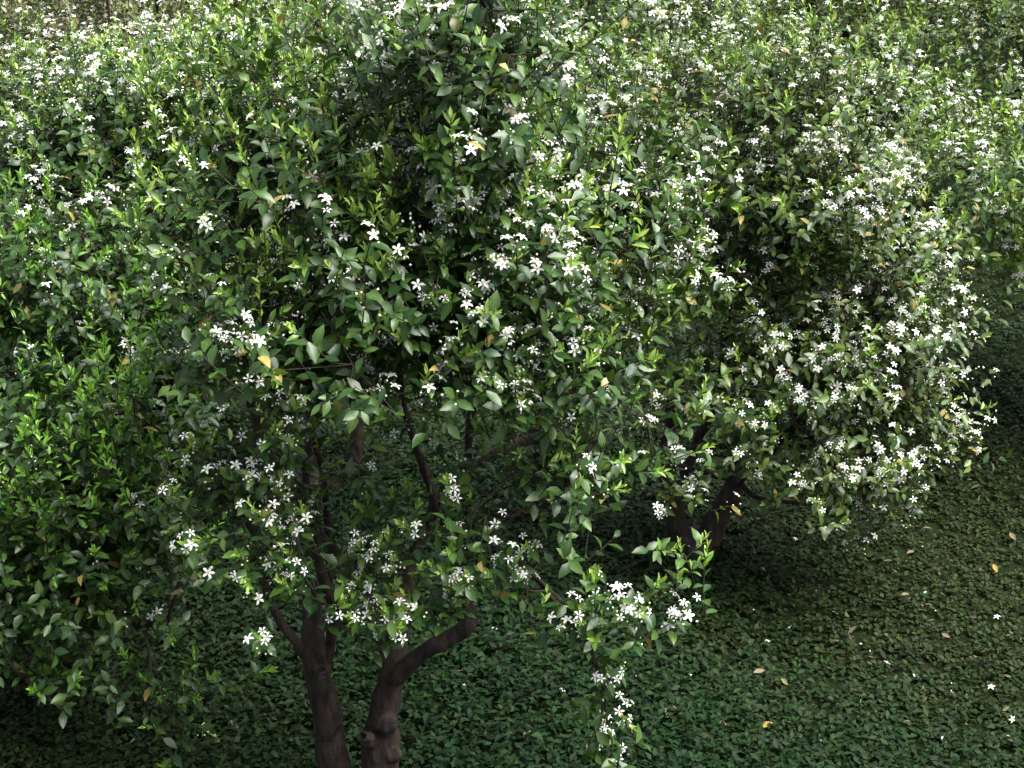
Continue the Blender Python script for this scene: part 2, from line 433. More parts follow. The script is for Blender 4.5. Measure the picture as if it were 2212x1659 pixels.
def grow_leaves(tree, tone):
    """turn shoots into leaf, flower and bud arrays"""
    LP, LD, LN, LL, LW, LT, LF, LDr = [], [], [], [], [], [], [], []
    FP, FZ, FS = [], [], []; BP, BZ, BS = [], [], []; TA, TB = [], []
    UP = np.array([0, 0, 1.0])
    dark0, dark1, fl0, fl1 = tone['dark0'], tone['dark1'], tone['fl0'], tone['fl1']
    for (b, u, ln, flush, flower, src, leafy) in tree.sh:
        TA.append(src); TB.append(b); 
        bend = rng.standard_normal(3) * .12 + np.array([0, 0, .12])
        vig = leafy >= 2
        m = int(ln / .017) if vig else max(4, int(ln / .023 * leafy))
        t = (np.arange(m) + rng.uniform(.2, .8)) / m
        pts = b + u * ln * t[:, None] + bend * ln * (t ** 2)[:, None]
        tip = b + u * ln + bend * ln
        midp = b + u * ln * .5 + bend * ln * .25
        TA += [b, midp]; TB += [midp, tip]
        tip_dir = unit(u + bend * 2)
        X = unit(np.cross(u, [.3, .8, .51])); Y = np.cross(u, X)
        ph = rng.uniform(0, 6.28) + np.arange(m) * 2.40 + rng.normal(0, .3, m)
        rad = np.cos(ph)[:, None] * X + np.sin(ph)[:, None] * Y
        ang = np.radians(np.clip(72 - 22 * t + rng.normal(0, 12, m), 20, 100))
        D = np.cos(ang)[:, None] * u + np.sin(ang)[:, None] * rad
        D = D + np.array([0, 0, -.28]) * (1 - .5 * t)[:, None]
        N = u * .75 + UP * .75 + rng.standard_normal((m, 3)) * .28 - rad * .15
        LP.append(pts); LD.append(D); LN.append(N)
        L = tone['leaf'] * rng.uniform(.66, 1.18, m); LL.append(L); LW.append(L * rng.uniform(.42, .54, m))
        k = rng.random((m, 1)) ** 1.4
        col = dark0 * (1 - k) + dark1 * k
        yl = rng.random(m) < tone['yellow']
        if vig:
            kk = np.clip(.15 + .75 * t[:, None] + rng.normal(0, .15, (m, 1)), 0, 1); col = fl0 * (1 - kk) + fl1 * kk; L *= (.80 - .25 * t); LW[-1] = L * rng.uniform(.34, .44, m); LD[-1] = D + u * .55; yl[:] = False
        col[yl] = np.array([.26, .21, .06]) * rng.uniform(.4, 1.1, (yl.sum(), 1))
        LT.append(col); LF.append(rng.uniform(.10, .55, m)); LDr.append(rng.normal(.16, .13, m))
        if flush:
            mf = rng.integers(6, 11)
            fv = rng.uniform(.7, 1.2)
            s = np.linspace(0, 1, mf)
            fpts = tip - tip_dir * ln * .20 * (1 - s)[:, None] + tip_dir * .035 * s[:, None]
            phf = rng.uniform(0, 6.28) + np.arange(mf) * 2.40
            Xt = unit(np.cross(tip_dir, [.3, .8, .51])); Yt = np.cross(tip_dir, Xt)
            radf = np.cos(phf)[:, None] * Xt + np.sin(phf)[:, None] * Yt
            an = np.radians(58 - 38 * s + rng.normal(0, 8, mf))
            Df = np.cos(an)[:, None] * tip_dir + np.sin(an)[:, None] * radf + np.array([0, 0, .25])
            LP.append(fpts); LD.append(Df); LN.append(tip_dir * .8 - radf * .5 + UP * .2 + rng.standard_normal((mf, 3)) * .15)
            Lf = tone['leaf'] * fv * (.78 - .30 * s) * rng.uniform(.8, 1.15, mf); LL.append(Lf); LW.append(Lf * rng.uniform(.30, .42, mf))
            kk = np.clip(s[:, None] * .8 + rng.normal(0, .2, (mf, 1)), 0, 1)
            LT.append(fl0 * (1 - kk) + fl1 * kk); LF.append(rng.uniform(.3, .7, mf)); LDr.append(rng.normal(.05, .12, mf))
        if flower:
            nf = int(rng.choice([1, 1, 2, 2, 3, 3, 4, 6]))
            fp = tip - u * rng.uniform(-.03, ln * .40, (nf, 1)) + rand_unit(nf) * rng.uniform(.018, .050, (nf, 1)) + UP * .016
            FP.append(fp); FZ.append(unit(fp - (tip - u * ln * .25)) + rand_unit(nf) * .5 + np.array([0, -.05, .55])); FS.append(rng.uniform(.0175, .0235, nf))
        if (flower or rng.random() < tone['bud']) and rng.random() < tree.budp:
            nb = rng.integers(3, 9)
            bp = tip - u * rng.uniform(-.02, ln * .4, (nb, 1)) + rand_unit(nb) * rng.uniform(.010, .036, (nb, 1))
            BP.append(bp); BZ.append(bp - (tip - u * ln * .3)); BS.append(rng.uniform(.009, .015, nb))
    tree.L = dict(P=np.concatenate(LP), D=np.concatenate(LD), N=np.concatenate(LN), L=np.concatenate(LL), W=np.concatenate(LW),
                  T=np.concatenate(LT), F=np.concatenate(LF), R=np.concatenate(LDr))
    z = np.zeros((0, 3))
    tree.F = dict(P=np.concatenate(FP) if FP else z, Z=np.concatenate(FZ) if FZ else z, S=np.concatenate(FS) if FS else np.zeros(0))
    tree.F['R'] = rng.uniform(0, 6.28, len(tree.F['P']))
    tree.B = dict(P=np.concatenate(BP) if BP else z, Z=np.concatenate(BZ) if BZ else z, S=np.concatenate(BS) if BS else np.zeros(0))
    tree.tw = (np.array(TA), np.array(TB))
    # keep leaves off the ground
    zmin = tree.L['P'][:, 2] > .06
    for k in tree.L: tree.L[k] = tree.L[k][zmin]

TONE = dict(leaf=.065, dark0=np.array([.011, .036, .007]), dark1=np.array([.050, .098, .016]),
            fl0=np.array([.080, .170, .022]), fl1=np.array([.265, .375, .075]), yellow=.012, bud=.10)
def tone(**k):
    t = dict(TONE); t.update(k); return t

trees = []
# ---- tree 1: the twin-stemmed tree in front
b1 = W(775, 1765, 4.68); b1[2] = 0
T1 = Tree('citrus tree with two bare dark trunks rising from one base, star blossoms over its crown', b1)
YB = 4.68
T1.stem([b1 + [.02, .03, -.12], b1 + [0, .02, .02], b1 + [0, 0, .10]], [.19, .15, .09])
T1.px_stem([(758, 1775, YB, 46), (730, 1690, YB, 38), (712, 1600, YB, 33), (706, 1530, YB, 33), (690, 1470, YB, 28), (678, 1420, YB, 27), (673, 1340, 4.70, 22), (672, 1268, 4.72, 21)])
T1.px_stem([(795, 1775, YB, 48), (818, 1690, YB, 42), (822, 1610, YB, 41), (826, 1560, YB, 36), (838, 1500, YB, 29), (845, 1440, YB, 25), (840, 1390, YB, 21)])
# crown forks of the stems
T1.px_stem([(705, 1590, 4.62, 20), (700, 1540, 4.60, 17), (695, 1490, 4.58, 15), (692, 1452, 4.56, 14)])
T1.px_stem([(700, 1500, YB, 14), (708, 1440, 4.74, 11), (715, 1380, 4.78, 12), (733, 1335, 4.78, 12), (735, 1312, 4.80, 15), (708, 1275, 4.82, 14), (690, 1225, 4.84, 14), (678, 1170, 4.85, 13), (668, 1090, 4.86, 12), (660, 990, 4.88, 10), (690, 880, 4.88, 8), (740, 810, 4.86, 6), (812, 770, 4.84, 5)])
T1.px_stem([(842, 1440, YB, 20), (833, 1390, 4.66, 20), (818, 1345, 4.64, 19), (800, 1300, 4.66, 16), (780, 1230, 4.7, 13), (730, 1195, 4.74, 10), (690, 1150, 4.78, 8), (640, 1050, 4.8, 6)])
T1.px_stem([(855, 1440, 4.72, 20), (866, 1390, 4.80, 20), (870, 1330, 4.86, 19), (880, 1240, 4.92, 17), (910, 1160, 4.96, 15), (940, 1090, 4.98, 14), (920, 1020, 4.98, 11), (895, 950, 4.98, 9), (870, 860, 5.0, 8), (860, 640, 5.0, 6), (900, 420, 4.95, 5)])
T1.px_stem([(858, 1462, 4.66, 22), (885, 1432, 4.62, 19), (932, 1398, 4.58, 18), (985, 1370, 4.56, 18), (1012, 1350, 4.56, 19), (1015, 1318, 4.58, 17), (1006, 1296, 4.60, 13), (1000, 1230, 4.64, 10), (985, 1130, 4.68, 9), (1010, 1000, 4.72, 10), (1020, 880, 4.75, 9), (1040, 700, 4.75, 7), (1060, 480, 4.7, 5)])
T1.px_stem([(690, 1470, 4.60, 12), (665, 1425, 4.56, 12), (640, 1385, 4.52, 12), (612, 1352, 4.50, 11), (585, 1300, 4.46, 9), (560, 1230, 4.42, 7), (545, 1150, 4.40, 6), (530, 1040, 4.42, 5)], False)
T1.px_stem([(712, 1395, 4.80, 9), (712, 1300, 4.84, 8), (710, 1190, 4.88, 8), (700, 1040, 4.92, 8), (680, 960, 4.94, 7), (600, 760, 4.94, 6), (560, 560, 4.9, 5)], False)
T1.px_stem([(940, 1090, 4.98, 9), (985, 1060, 4.98, 11), (1060, 985, 5.0, 13), (1120, 960, 5.02, 13), (1165, 930, 5.02, 10), (1230, 860, 5.0, 8), (1280, 800, 4.98, 7), (1380, 755, 4.95, 5)], False)
T1.px_stem([(1006, 1150, 4.66, 8), (1080, 1130, 4.6, 6), (1180, 1090, 4.5, 6), (1280, 960, 4.5, 5)], False)
for px, py, y, r in [(850, 1630, 4.63, 20), (800, 1595, 4.63, 24), (835, 1560, 4.63, 32), (722, 1560, 4.66, 22), (672, 1275, 4.72, 23), (1012, 1345, 4.57, 21), (740, 1690, 4.66, 34)]:
    p = W(px, py, y); q = r / FOC * depth_of(p)                      # burls and swellings of the old wood
    T1.trunk.add(*tube([p + [0, 0, -q], p + [0, 0, -.6 * q], p, p + [0, 0, .6 * q], p + [0, 0, q]], [.15 * q, .75 * q, q, .75 * q, .15 * q], 10))
C1 = W(900, 520, 4.75)
for px, py, y, r, nc, per, fl, fw in [
    (1010, 210, 4.70, (.34, .50, .48), 34, 8, .40, .32), (640, 480, 4.80, (.46, .50, .42), 34, 9, .55, .22), (1180, 520, 4.75, (.50, .50, .42), 38, 9, .36, .50),
    (880, 680, 4.50, (.48, .40, .36), 36, 9, .46, .32), (560, 790, 4.60, (.30, .36, .28), 17, 8, .45, .16), (1110, 800, 4.50, (.42, .34, .24), 24, 8, .40, .30),
    (560, 1110, 4.40, (.17, .20, .22), 9, 6, .30, .25), (850, 1170, 4.50, (.32, .24, .10), 5, 5, .4, .14), (1170, 1110, 4.45, (.28, .26, .20), 11, 6, .35, .14),
    (1310, 930, 4.55, (.18, .26, .12), 5, 6, .40, .2), (620, 260, 5.2, (.3, .3, .3), 8, 8, .5, .3)]:
    blob_shoots(T1, W(px, py, y), r, nc, per, fl, fw, C1)
spray(T1, [W(1040, 1160, 4.5), W(1150, 1240, 4.4), W(1220, 1330, 4.32), W(1275, 1400, 4.28), W(1302, 1480, 4.26), W(1312, 1560, 4.25), W(1325, 1650, 4.25)], 26, .12, .40, (.012, .003), up=.15, leafy=.9)
spray(T1, [W(1225, 1340, 4.32), W(1290, 1370, 4.2), W(1350, 1365, 4.15), W(1400, 1370, 4.12)], 13, .2, .6, (.006, .003), up=.4, leafy=.9)
spray(T1, [W(1150, 1240, 4.4), W(1260, 1330, 4.25), W(1370, 1320, 4.2), W(1470, 1275, 4.2)], 14, .6, .15, (.007, .003), up=.6, top=.14)
spray(T1, [W(800, 1320, 4.5), W(820, 1350, 4.35), W(860, 1360, 4.25)], 6, .7, .5, (.006, .003), up=.6)
for px, py, y, n, fl, fw in [(525, 1040, 4.25, 4, .4, 1), (570, 1075, 4.2, 4, .3, 1), (545, 1160, 4.2, 4, .3, 1), (640, 1160, 4.2, 3, .3, 1), (545, 1260, 4.2, 3, .1, 1), (600, 1245, 4.2, 3, .2, 1), (500, 1190, 4.25, 3, .3, .8),
    (815, 1215, 4.25, 2, 1, 1), (865, 1195, 4.3, 2, .5, .5), (868, 1345, 4.2, 4, 1, .6), (765, 1315, 4.25, 4, 1, .5), (930, 1295, 4.25, 4, 1, .5), (995, 1285, 4.25, 4, 1, .3), (1085, 1240, 4.25, 3, .5, .8), (1135, 1255, 4.25, 3, .6, .5),
    (490, 700, 4.25, 3, .3, 1), (515, 760, 4.25, 3, .3, 1), (590, 700, 4.25, 3, .4, .7), (555, 880, 4.3, 3, .7, .6), (600, 920, 4.25, 3, .7, .6), (860, 850, 4.15, 2, .2, 1), (925, 825, 4.15, 3, .9, 1), (1015, 755, 4.15, 3, .8, 1), (1120, 810, 4.15, 3, .7, 1), (1110, 880, 4.15, 3, .8, 1),
    (830, 720, 4.2, 3, 1, .6), (1080, 690, 4.2, 4, .2, 1), (1110, 730, 4.2, 3, .2, 1), (1060, 575, 4.25, 4, .5, 1), (1110, 590, 4.25, 4, .2, 1), (1180, 600, 4.25, 4, .2, 1), (1240, 580, 4.3, 4, .3, 1), (990, 440, 4.3, 5, .2, 1), (960, 500, 4.3, 4, .2, 1), (770, 600, 4.3, 4, .4, 1), (840, 625, 4.25, 4, .3, 1), (725, 520, 4.4, 4, .3, .8),
    (950, 20, 4.5, 3, .4, 1), (1160, 35, 4.5, 3, .4, 1), (1040, 110, 4.3, 4, .1, .2), (860, 150, 4.5, 4, .3, 1), (945, 200, 4.4, 3, .2, 1), (1180, 220, 4.4, 4, .2, .3), (830, 430, 4.4, 6, 1, .1), (800, 470, 4.4, 6, 1, 0), (920, 330, 4.35, 4, 1, .4), (860, 380, 4.4, 4, 1, .1),
    (1480, 1200, 4.2, 3, 1, .5), (410, 970, 4.4, 3, 1, .4), (410, 1055, 4.35, 3, .4, 1), (430, 310, 4.9, 4, 1, .3), (470, 340, 4.9, 4, 1, .2), (540, 620, 4.5, 4, 1, .4), (420, 640, 4.7, 4, .7, .7), (700, 430, 4.6, 4, 1, .1), (1380, 360, 4.9, 4, .3, .7)]:
    accent(T1, px, py, y, n, fl, fw)
for q in [(830, 430, 4.4, 6), (800, 490, 4.4, 5), (860, 370, 4.45, 5), (440, 320, 4.95, 4), (425, 430, 4.8, 3), (545, 620, 4.5, 3), (1000, 340, 4.3, 3), (640, 480, 4.5, 4), (1100, 470, 4.3, 3), (1300, 420, 4.5, 3), (700, 330, 4.9, 3), (1220, 320, 4.6, 3)]:
    water_shoots(T1, *q)
trees.append((T1, tone(yellow=.016)))

# ---- tree 2: behind it to one side, V-shaped trunk in the open ground cover
b2 = W(1500, 1192, 6.69); b2[2] = 0
T2 = Tree('citrus tree with a low V-shaped trunk and a wide crown loaded with white blossoms', b2)
Y2 = 6.69
T2.stem([b2 + [0, 0, -.12], b2 + [0, 0, .0], b2 + [0, 0, .10]], [.20, .15, .09])
T2.px_stem([(1480, 1195, Y2, 30), (1466, 1150, Y2, 24), (1461, 1112, Y2, 21), (1457, 1076, Y2, 20), (1448, 1020, 6.72, 17), (1438, 967, 6.75, 14), (1448, 915, 6.78, 13), (1440, 850, 6.8, 11), (1400, 700, 6.8, 8), (1370, 480, 6.9, 6)])
T2.px_stem([(1518, 1195, Y2, 32), (1540, 1140, Y2, 27), (1562, 1100, Y2, 23), (1585, 1055, Y2, 21), (1590, 1000, Y2, 17), (1587, 962, Y2, 14), (1600, 900, 6.7, 10), (1640, 780, 6.7, 9), (1690, 560, 6.8, 8), (1700, 380, 6.8, 6)])
T2.px_stem([(1460, 1060, Y2, 14), (1500, 973, 6.8, 12), (1512, 935, 6.84, 11), (1536, 900, 6.88, 10), (1560, 800, 6.9, 9), (1570, 600, 6.9, 7), (1520, 430, 6.9, 5)])
T2.px_stem([(1592, 1035, Y2, 14), (1640, 1000, 6.6, 12), (1680, 965, 6.55, 12), (1708, 930, 6.5, 11), (1760, 880, 6.5, 9), (1820, 780, 6.5, 7), (1860, 640, 6.55, 5)], False)
T2.px_stem([(1590, 963, Y2, 8), (1550, 964, 6.6, 7), (1483, 967, 6.5, 6), (1400, 985, 6.4, 4)], False)
T2.px_stem([(1590, 1034, Y2, 7), (1550, 1030, 6.6, 6), (1515, 1018, 6.5, 5), (1450, 1000, 6.4, 4)], False)
T2.px_stem([(1600, 1045, 6.66, 7), (1625, 1070, 6.5, 6), (1660, 1080, 6.4, 5), (1740, 1090, 6.3, 4), (1840, 1110, 6.25, 3)], False)
T2.px_stem([(1708, 930, 6.5, 6), (1790, 960, 6.35, 5), (1900, 985, 6.25, 4), (2000, 1020, 6.2, 3), (2100, 980, 6.2, 3)], False)
C2 = W(1650, 560, 6.8)
blob_shoots(T2, W(1690, 440, 6.55), (.34, .3, .28), 16, 8, .35, .4, C2)
for px, py, y, r, nc, per, fl, fw in [
    (1720, 300, 6.9, (.50, .55, .42), 34, 8, .34, .40), (1380, 330, 7.0, (.42, .50, .40), 26, 8, .40, .35), (1500, 600, 6.7, (.55, .50, .40), 40, 8, .32, .45), (1850, 560, 6.8, (.42, .50, .40), 34, 8, .36, .55),
    (1800, 800, 6.5, (.45, .42, .28), 34, 8, .25, .60), (1950, 900, 6.4, (.26, .32, .18), 14, 7, .2, .70), (1500, 830, 6.4, (.35, .36, .18), 13, 6, .25, .40), (1800, 1010, 6.3, (.28, .28, .14), 14, 7, .2, .75), (1650, 960, 6.3, (.20, .2, .12), 5, 6, .3, .5), (1950, 700, 6.6, (.3, .4, .25), 16, 8, .25, .6)]:
    blob_shoots(T2, W(px, py, y), r, nc, per, fl, fw, C2)
spray(T2, [W(1880, 970, 6.3), W(1960, 1000, 6.25), W(2040, 990, 6.2), W(2120, 960, 6.2)], 12, .1, .95, (.006, .003), up=.5)
spray(T2, [W(1740, 1060, 6.3), W(1800, 1080, 6.25), W(1870, 1110, 6.2), W(1890, 1150, 6.2)], 10, .1, .8, (.006, .003), up=.3)
spray(T2, [W(1400, 1060, 6.3), W(1450, 1075, 6.15), W(1500, 1085, 6.05), W(1530, 1095, 6.0)], 9, .3, .9, (.006, .003), up=.5)
for px, py, y, n, fl, fw in [(1400, 20, 6.6, 5, .2, 1), (1450, 40, 6.6, 4, .2, 1), (1310, 120, 6.6, 4, .2, 1), (1780, 150, 6.5, 5, 0, .6), (1470, 400, 6.3, 4, .1, 1), (1520, 460, 6.3, 4, .1, 1), (1780, 330, 6.4, 3, .2, 1), (1930, 400, 6.4, 4, .2, 1), (1880, 460, 6.3, 4, .2, 1)]:
    accent(T2, px, py, y, n, fl, fw)
trees.append((T2, tone(yellow=.028, dark0=np.array([.016, .038, .007]), dark1=np.array([.072, .112, .018]))))

# ---- tree 3: leafy tree with low branches over the ground, few flowers
b3 = np.array([-2.30, 5.75, 0.0])
T3 = Tree('citrus tree with long pale green shoots, hardly any flowers, and branches drooping near the ground', b3)
T3.stem([b3 + [0, 0, -.1], b3 + [.02, 0, .15], b3 + [.12, 0, .45], b3 + [.32, -.02, .75], b3 + [.45, 0, 1.1], b3 + [.5, 0, 1.6], b3 + [.5, .1, 2.1]], [.13, .10, .085, .07, .055, .04, .02])
T3.stem([b3 + [0, 0, .25], b3 + [-.15, -.1, .6], b3 + [-.3, -.2, 1.0], b3 + [-.25, -.3, 1.5], b3 + [-.1, -.2, 2.0]], [.07, .06, .05, .035, .02])
T3.stem([b3 + [.05, 0, .30], b3 + [.25, -.25, .42], b3 + [.55, -.45, .50], b3 + [.85, -.6, .62]], [.05, .035, .025, .015], False)
T3.stem([b3 + [.3, 0, .72], b3 + [.55, -.25, .9], b3 + [.85, -.4, 1.15]], [.035, .025, .014], False)
C3 = b3 + [.3, -.1, 1.35]
spray(T3, [b3 + [.0, -.05, .28], b3 + [.1, -.4, .42], b3 + [.25, -.75, .50], b3 + [.5, -1.0, .48]], 14, .3, .03, (.035, .004), up=.7)
spray(T3, [b3 + [.1, -.4, .42], b3 + [-.1, -.7, .6], b3 + [-.2, -.95, .65]], 12, .3, .03, (.014, .004), up=.7)
for px, py, y, r, nc, per, fl, fw in [
    (130, 620, 5.9, (.50, .5, .40), 30, 9, .50, .18), (330, 760, 5.9, (.38, .4, .32), 22, 9, .40, .10), (60, 880, 5.6, (.42, .45, .30), 24, 9, .35, .06), (250, 960, 5.4, (.34, .40, .30), 24, 9, .75, .05),
    (90, 1120, 5.2, (.34, .36, .26), 20, 9, .70, .03), (330, 1130, 5.3, (.26, .28, .24), 14, 8, .45, .06), (60, 1330, 5.1, (.36, .30, .22), 20, 8, .15, .02), (250, 1250, 5.15, (.26, .26, .18), 9, 7, .2, .03), (0, 1180, 5.2, (.3, .3, .3), 10, 8, .5, .03)]:
    blob_shoots(T3, W(px, py, y), r, nc, per, fl, fw, C3, low=.6)
spray(T3, [W(260, 1280, 5.2), W(310, 1360, 5.05), W(325, 1440, 4.95), W(320, 1520, 4.92), W(318, 1575, 4.9)], 10, .35, .05, (.008, .003), up=.4, leafy=.8)
spray(T3, [W(310, 1400, 5.0), W(390, 1500, 4.95), W(470, 1490, 4.9), W(510, 1480, 4.9)], 9, .4, .03, (.006, .003), up=.4, leafy=.8)
spray(T3, [W(120, 1380, 5.1), W(170, 1450, 5.0), W(200, 1520, 4.9), W(260, 1500, 4.85)], 9, .3, .03, (.006, .003), up=.4, leafy=.8)
spray(T3, [W(320, 1440, 4.95), W(370, 1540, 4.9), W(400, 1580, 4.88)], 7, .8, .03, (.006, .003), up=.6)
for px, py, y, n, fl, fw in [(200, 830, 5.0, 7, 1, 0), (180, 900, 5.0, 6, 1, 0), (290, 860, 5.0, 6, 1, 0), (60, 980, 4.9, 7, 1, 0), (110, 930, 5.0, 6, 1, 0), (250, 970, 4.95, 6, 1, 0), (340, 720, 5.2, 7, 1, 0), (20, 1090, 4.9, 6, 1, 0), (90, 1120, 4.85, 5, 1, 0)]:
    accent(T3, px, py, y, n, fl, fw, up=1.3)
for q in [(340, 740, 5.2, 5), (200, 840, 5.05, 6), (290, 860, 5.1, 5), (60, 980, 5.0, 6), (120, 930, 5.0, 5), (250, 980, 5.0, 5), (20, 1090, 4.95, 4), (190, 700, 5.3, 4), (60, 760, 5.3, 4)]:
    water_shoots(T3, *q)
trees.append((T3, tone(yellow=.012, fl0=np.array([.065, .165, .020]), fl1=np.array([.190, .360, .040]))))

# ---- tree 4: straight behind tree 1, twin dark stems showing through it
b4 = W(665, 1075, 7.30); b4[2] = 0
T4 = Tree('citrus tree whose two shaded stems show through the branches of the twin-trunked tree', b4)
T4.stem([b4 + [0, 0, -.1], b4 + [0, 0, .05], b4 + [0, 0, .12]], [.20, .15, .10])
T4.px_stem([(655, 1080, 7.3, 30), (615, 1020, 7.28, 24), (575, 970, 7.25, 24), (560, 900, 7.25, 20), (520, 800, 7.2, 15), (440, 620, 7.2, 10), (350, 420, 7.1, 7)])
T4.px_stem([(680, 1080, 7.3, 26), (735, 1040, 7.3, 19), (765, 995, 7.3, 16), (770, 900, 7.35, 14), (740, 720, 7.4, 11), (690, 480, 7.4, 7)])
T4.px_stem([(660, 1060, 7.32, 20), (672, 980, 7.34, 15), (660, 860, 7.4, 12), (600, 650, 7.5, 10), (560, 400, 7.5, 6)])
C4 = W(470, 520, 7.4)
for px, py, y, r, nc, per, fl, fw in [
    (300, 270, 7.3, (.55, .6, .40), 36, 9, .60, .38), (580, 290, 7.5, (.50, .6, .40), 34, 9, .55, .35), (120, 420, 7.3, (.45, .5, .35), 24, 9, .50, .30), (420, 520, 7.0, (.55, .5, .40), 32, 9, .45, .18),
    (720, 480, 7.5, (.45, .5, .40), 28, 9, .50, .15), (250, 640, 6.9, (.45, .5, .3), 20, 8, .35, .18), (600, 760, 7.0, (.5, .45, .28), 20, 8, .30, .15), (820, 720, 7.3, (.4, .4, .3), 14, 8, .3, .1)]:
    blob_shoots(T4, W(px, py, y), r, nc, per, fl, fw, C4)
for px, py, y, n, fl, fw in [(215, 175, 6.9, 4, .5, 1), (225, 200, 6.9, 4, .2, 1), (330, 175, 6.9, 7, 1, .2), (390, 170, 6.9, 7, 1, .2), (300, 165, 7.0, 5, 1, .2), (520, 250, 7.0, 5, .5, 1), (650, 250, 7.0, 4, .3, 1), (480, 260, 7.0, 5, 1, .5), (60, 320, 7.0, 4, .5, .9), (430, 400, 6.6, 6, 1, 0)]:
    accent(T4, px, py, y, n, fl, fw)
for q in [(310, 180, 6.9, 6), (370, 180, 6.9, 6), (420, 190, 6.9, 5), (480, 240, 7.0, 4), (140, 300, 7.0, 4), (640, 200, 7.2, 5), (560, 160, 7.4, 5)]:
    water_shoots(T4, *q)
trees.append((T4, tone(yellow=.006)))

# ---- every other tree of the grove: two or three stems, crown of several lobes
def grove_tree(label, x, y, h, r, flush, flower, tn, group=None, front=False, bottom=.55, dens=1.0):
    b = np.array([x, y, 0.0]); t = Tree(label, b, front); t.group = group; t.budp = .5 if front else .25
    t.stem([b + [0, 0, -.1], b + [0, 0, .05], b + [0, 0, .16]], [.16, .12, .09])
    a0 = rng.uniform(0, 6.28)
    for k in range(3):
        a = a0 + k * 2.09 + rng.normal(0, .3); e = np.array([math.cos(a), math.sin(a), 0])
        t.stem([b + [0, 0, .1], b + e * .18 * r + [0, 0, h * .2], b + e * .38 * r + [0, 0, h * .4], b + e * .5 * r + [0, 0, h * .62], b + e * .45 * r + [0, 0, h * .85]],
               [.075, .06, .045, .03, .014])
    cz = (h + bottom) / 2; hz = (h - bottom) / 2
    c = b + [0, 0, cz]
    lobes = [(0, 0, hz * .45, .62, .62, .55, 1.1)]
    for k in range(5):
        a = a0 + k * 1.257 + rng.normal(0, .25); q = rng.uniform(.48, .62)
        lobes.append((math.cos(a) * q * r, math.sin(a) * q * r, rng.uniform(-.45, .25) * hz, .52, .52, .52, 1.0))
    for lx, ly, lz, ax, ay, az, wgt in lobes:
        blob_shoots(t, c + [lx, ly, lz], (ax * r, ay * r, az * hz), int(20 * wgt * dens * (r / 1.2) ** 2), 8, flush, flower, c, low=.5)
    trees.append((t, tn)); return t

W0 = tone(leaf=.066, dark0=np.array([.022, .052, .010]), dark1=np.array([.100, .155, .028]), fl0=np.array([.11, .21, .028]), fl1=np.array([.28, .42, .07]), yellow=.015)
WB = tone(leaf=.060, dark0=np.array([.035, .040, .016]), dark1=np.array([.14, .13, .06]), fl0=np.array([.14, .16, .05]), fl1=np.array([.34, .34, .16]), yellow=.10)
WY = tone(leaf=.066, dark0=np.array([.030, .048, .012]), dark1=np.array([.105, .120, .028]), fl0=np.array([.13, .17, .03]), fl1=np.array([.30, .33, .06]), yellow=.06)
grove_tree('citrus tree overhanging open weeds next to the tree with the V-shaped trunk', 3.70, 8.2, 2.25, 1.35, .45, .35, W0, front=True, bottom=.75)
grove_tree('flowering citrus tree right behind the crown of the tree with the V-shaped trunk', 2.15, 10.9, 2.0, 1.3, .45, .55, W0, front=True)
grove_tree('citrus tree in the dark gap behind the twin-trunked tree', .15, 9.9, 2.05, 1.15, .40, .35, W0, front=True)
grove_tree('citrus tree in the row behind the pale-shooted tree, white with blossom', -2.35, 10.3, 2.0, 1.25, .55, .6, W0, front=True)
grove_tree('citrus tree directly behind the one that overhangs the open weeds', 4.05, 12.1, 2.1, 1.3, .5, .4, W0, front=True)
grove_tree('citrus tree with yellowing leaves among the rear rows', 4.1, 14.9, 2.3, 1.35, .4, .5, WY, front=True)
grove_tree('citrus tree with brownish leaves and dense creamy blossom in the rear rows', -3.5, 12.9, 2.1, 1.35, .2, .8, WB, front=True)
G = 'rear rows of citrus trees'; GL = 'small flowering citrus tree among the closely planted rear rows'
for x, y in [(-4.55, 10.2), (-1.0, 12.7), (1.35, 13.2), (-5.6, 12.6), (6.3, 11.2), (6.4, 14.2), (-2.3, 15.3), (.2, 15.5), (2.2, 15.9), (-4.8, 15.4), (-1.0, 18.0), (1.5, 18.3), (4.0, 18.0), (-3.6, 18.2), (6.6, 17.4), (-6.4, 18.0)]:
    lab = {(-5.6, 12.6): 'flowering citrus tree next to the brownish-leaved one in the rear rows', (6.4, 14.2): 'flowering citrus tree next to the one with yellowing leaves', (6.3, 11.2): 'flowering citrus tree at the row end behind the one overhanging the open weeds', (-4.55, 10.2): 'flowering citrus tree between the brownish-leaved one and the pale-shooted one'}.get((x, y))
    grove_tree(lab or GL, x + rng.normal(0, .12), y + rng.normal(0, .15), rng.uniform(1.85, 2.25), rng.uniform(1.15, 1.35), rng.uniform(.35, .6), rng.uniform(.35, .7), W0, group=None if lab else G, dens=.58 if y < 16.5 else .35)

for t, tn in trees: grow_leaves(t, tn)

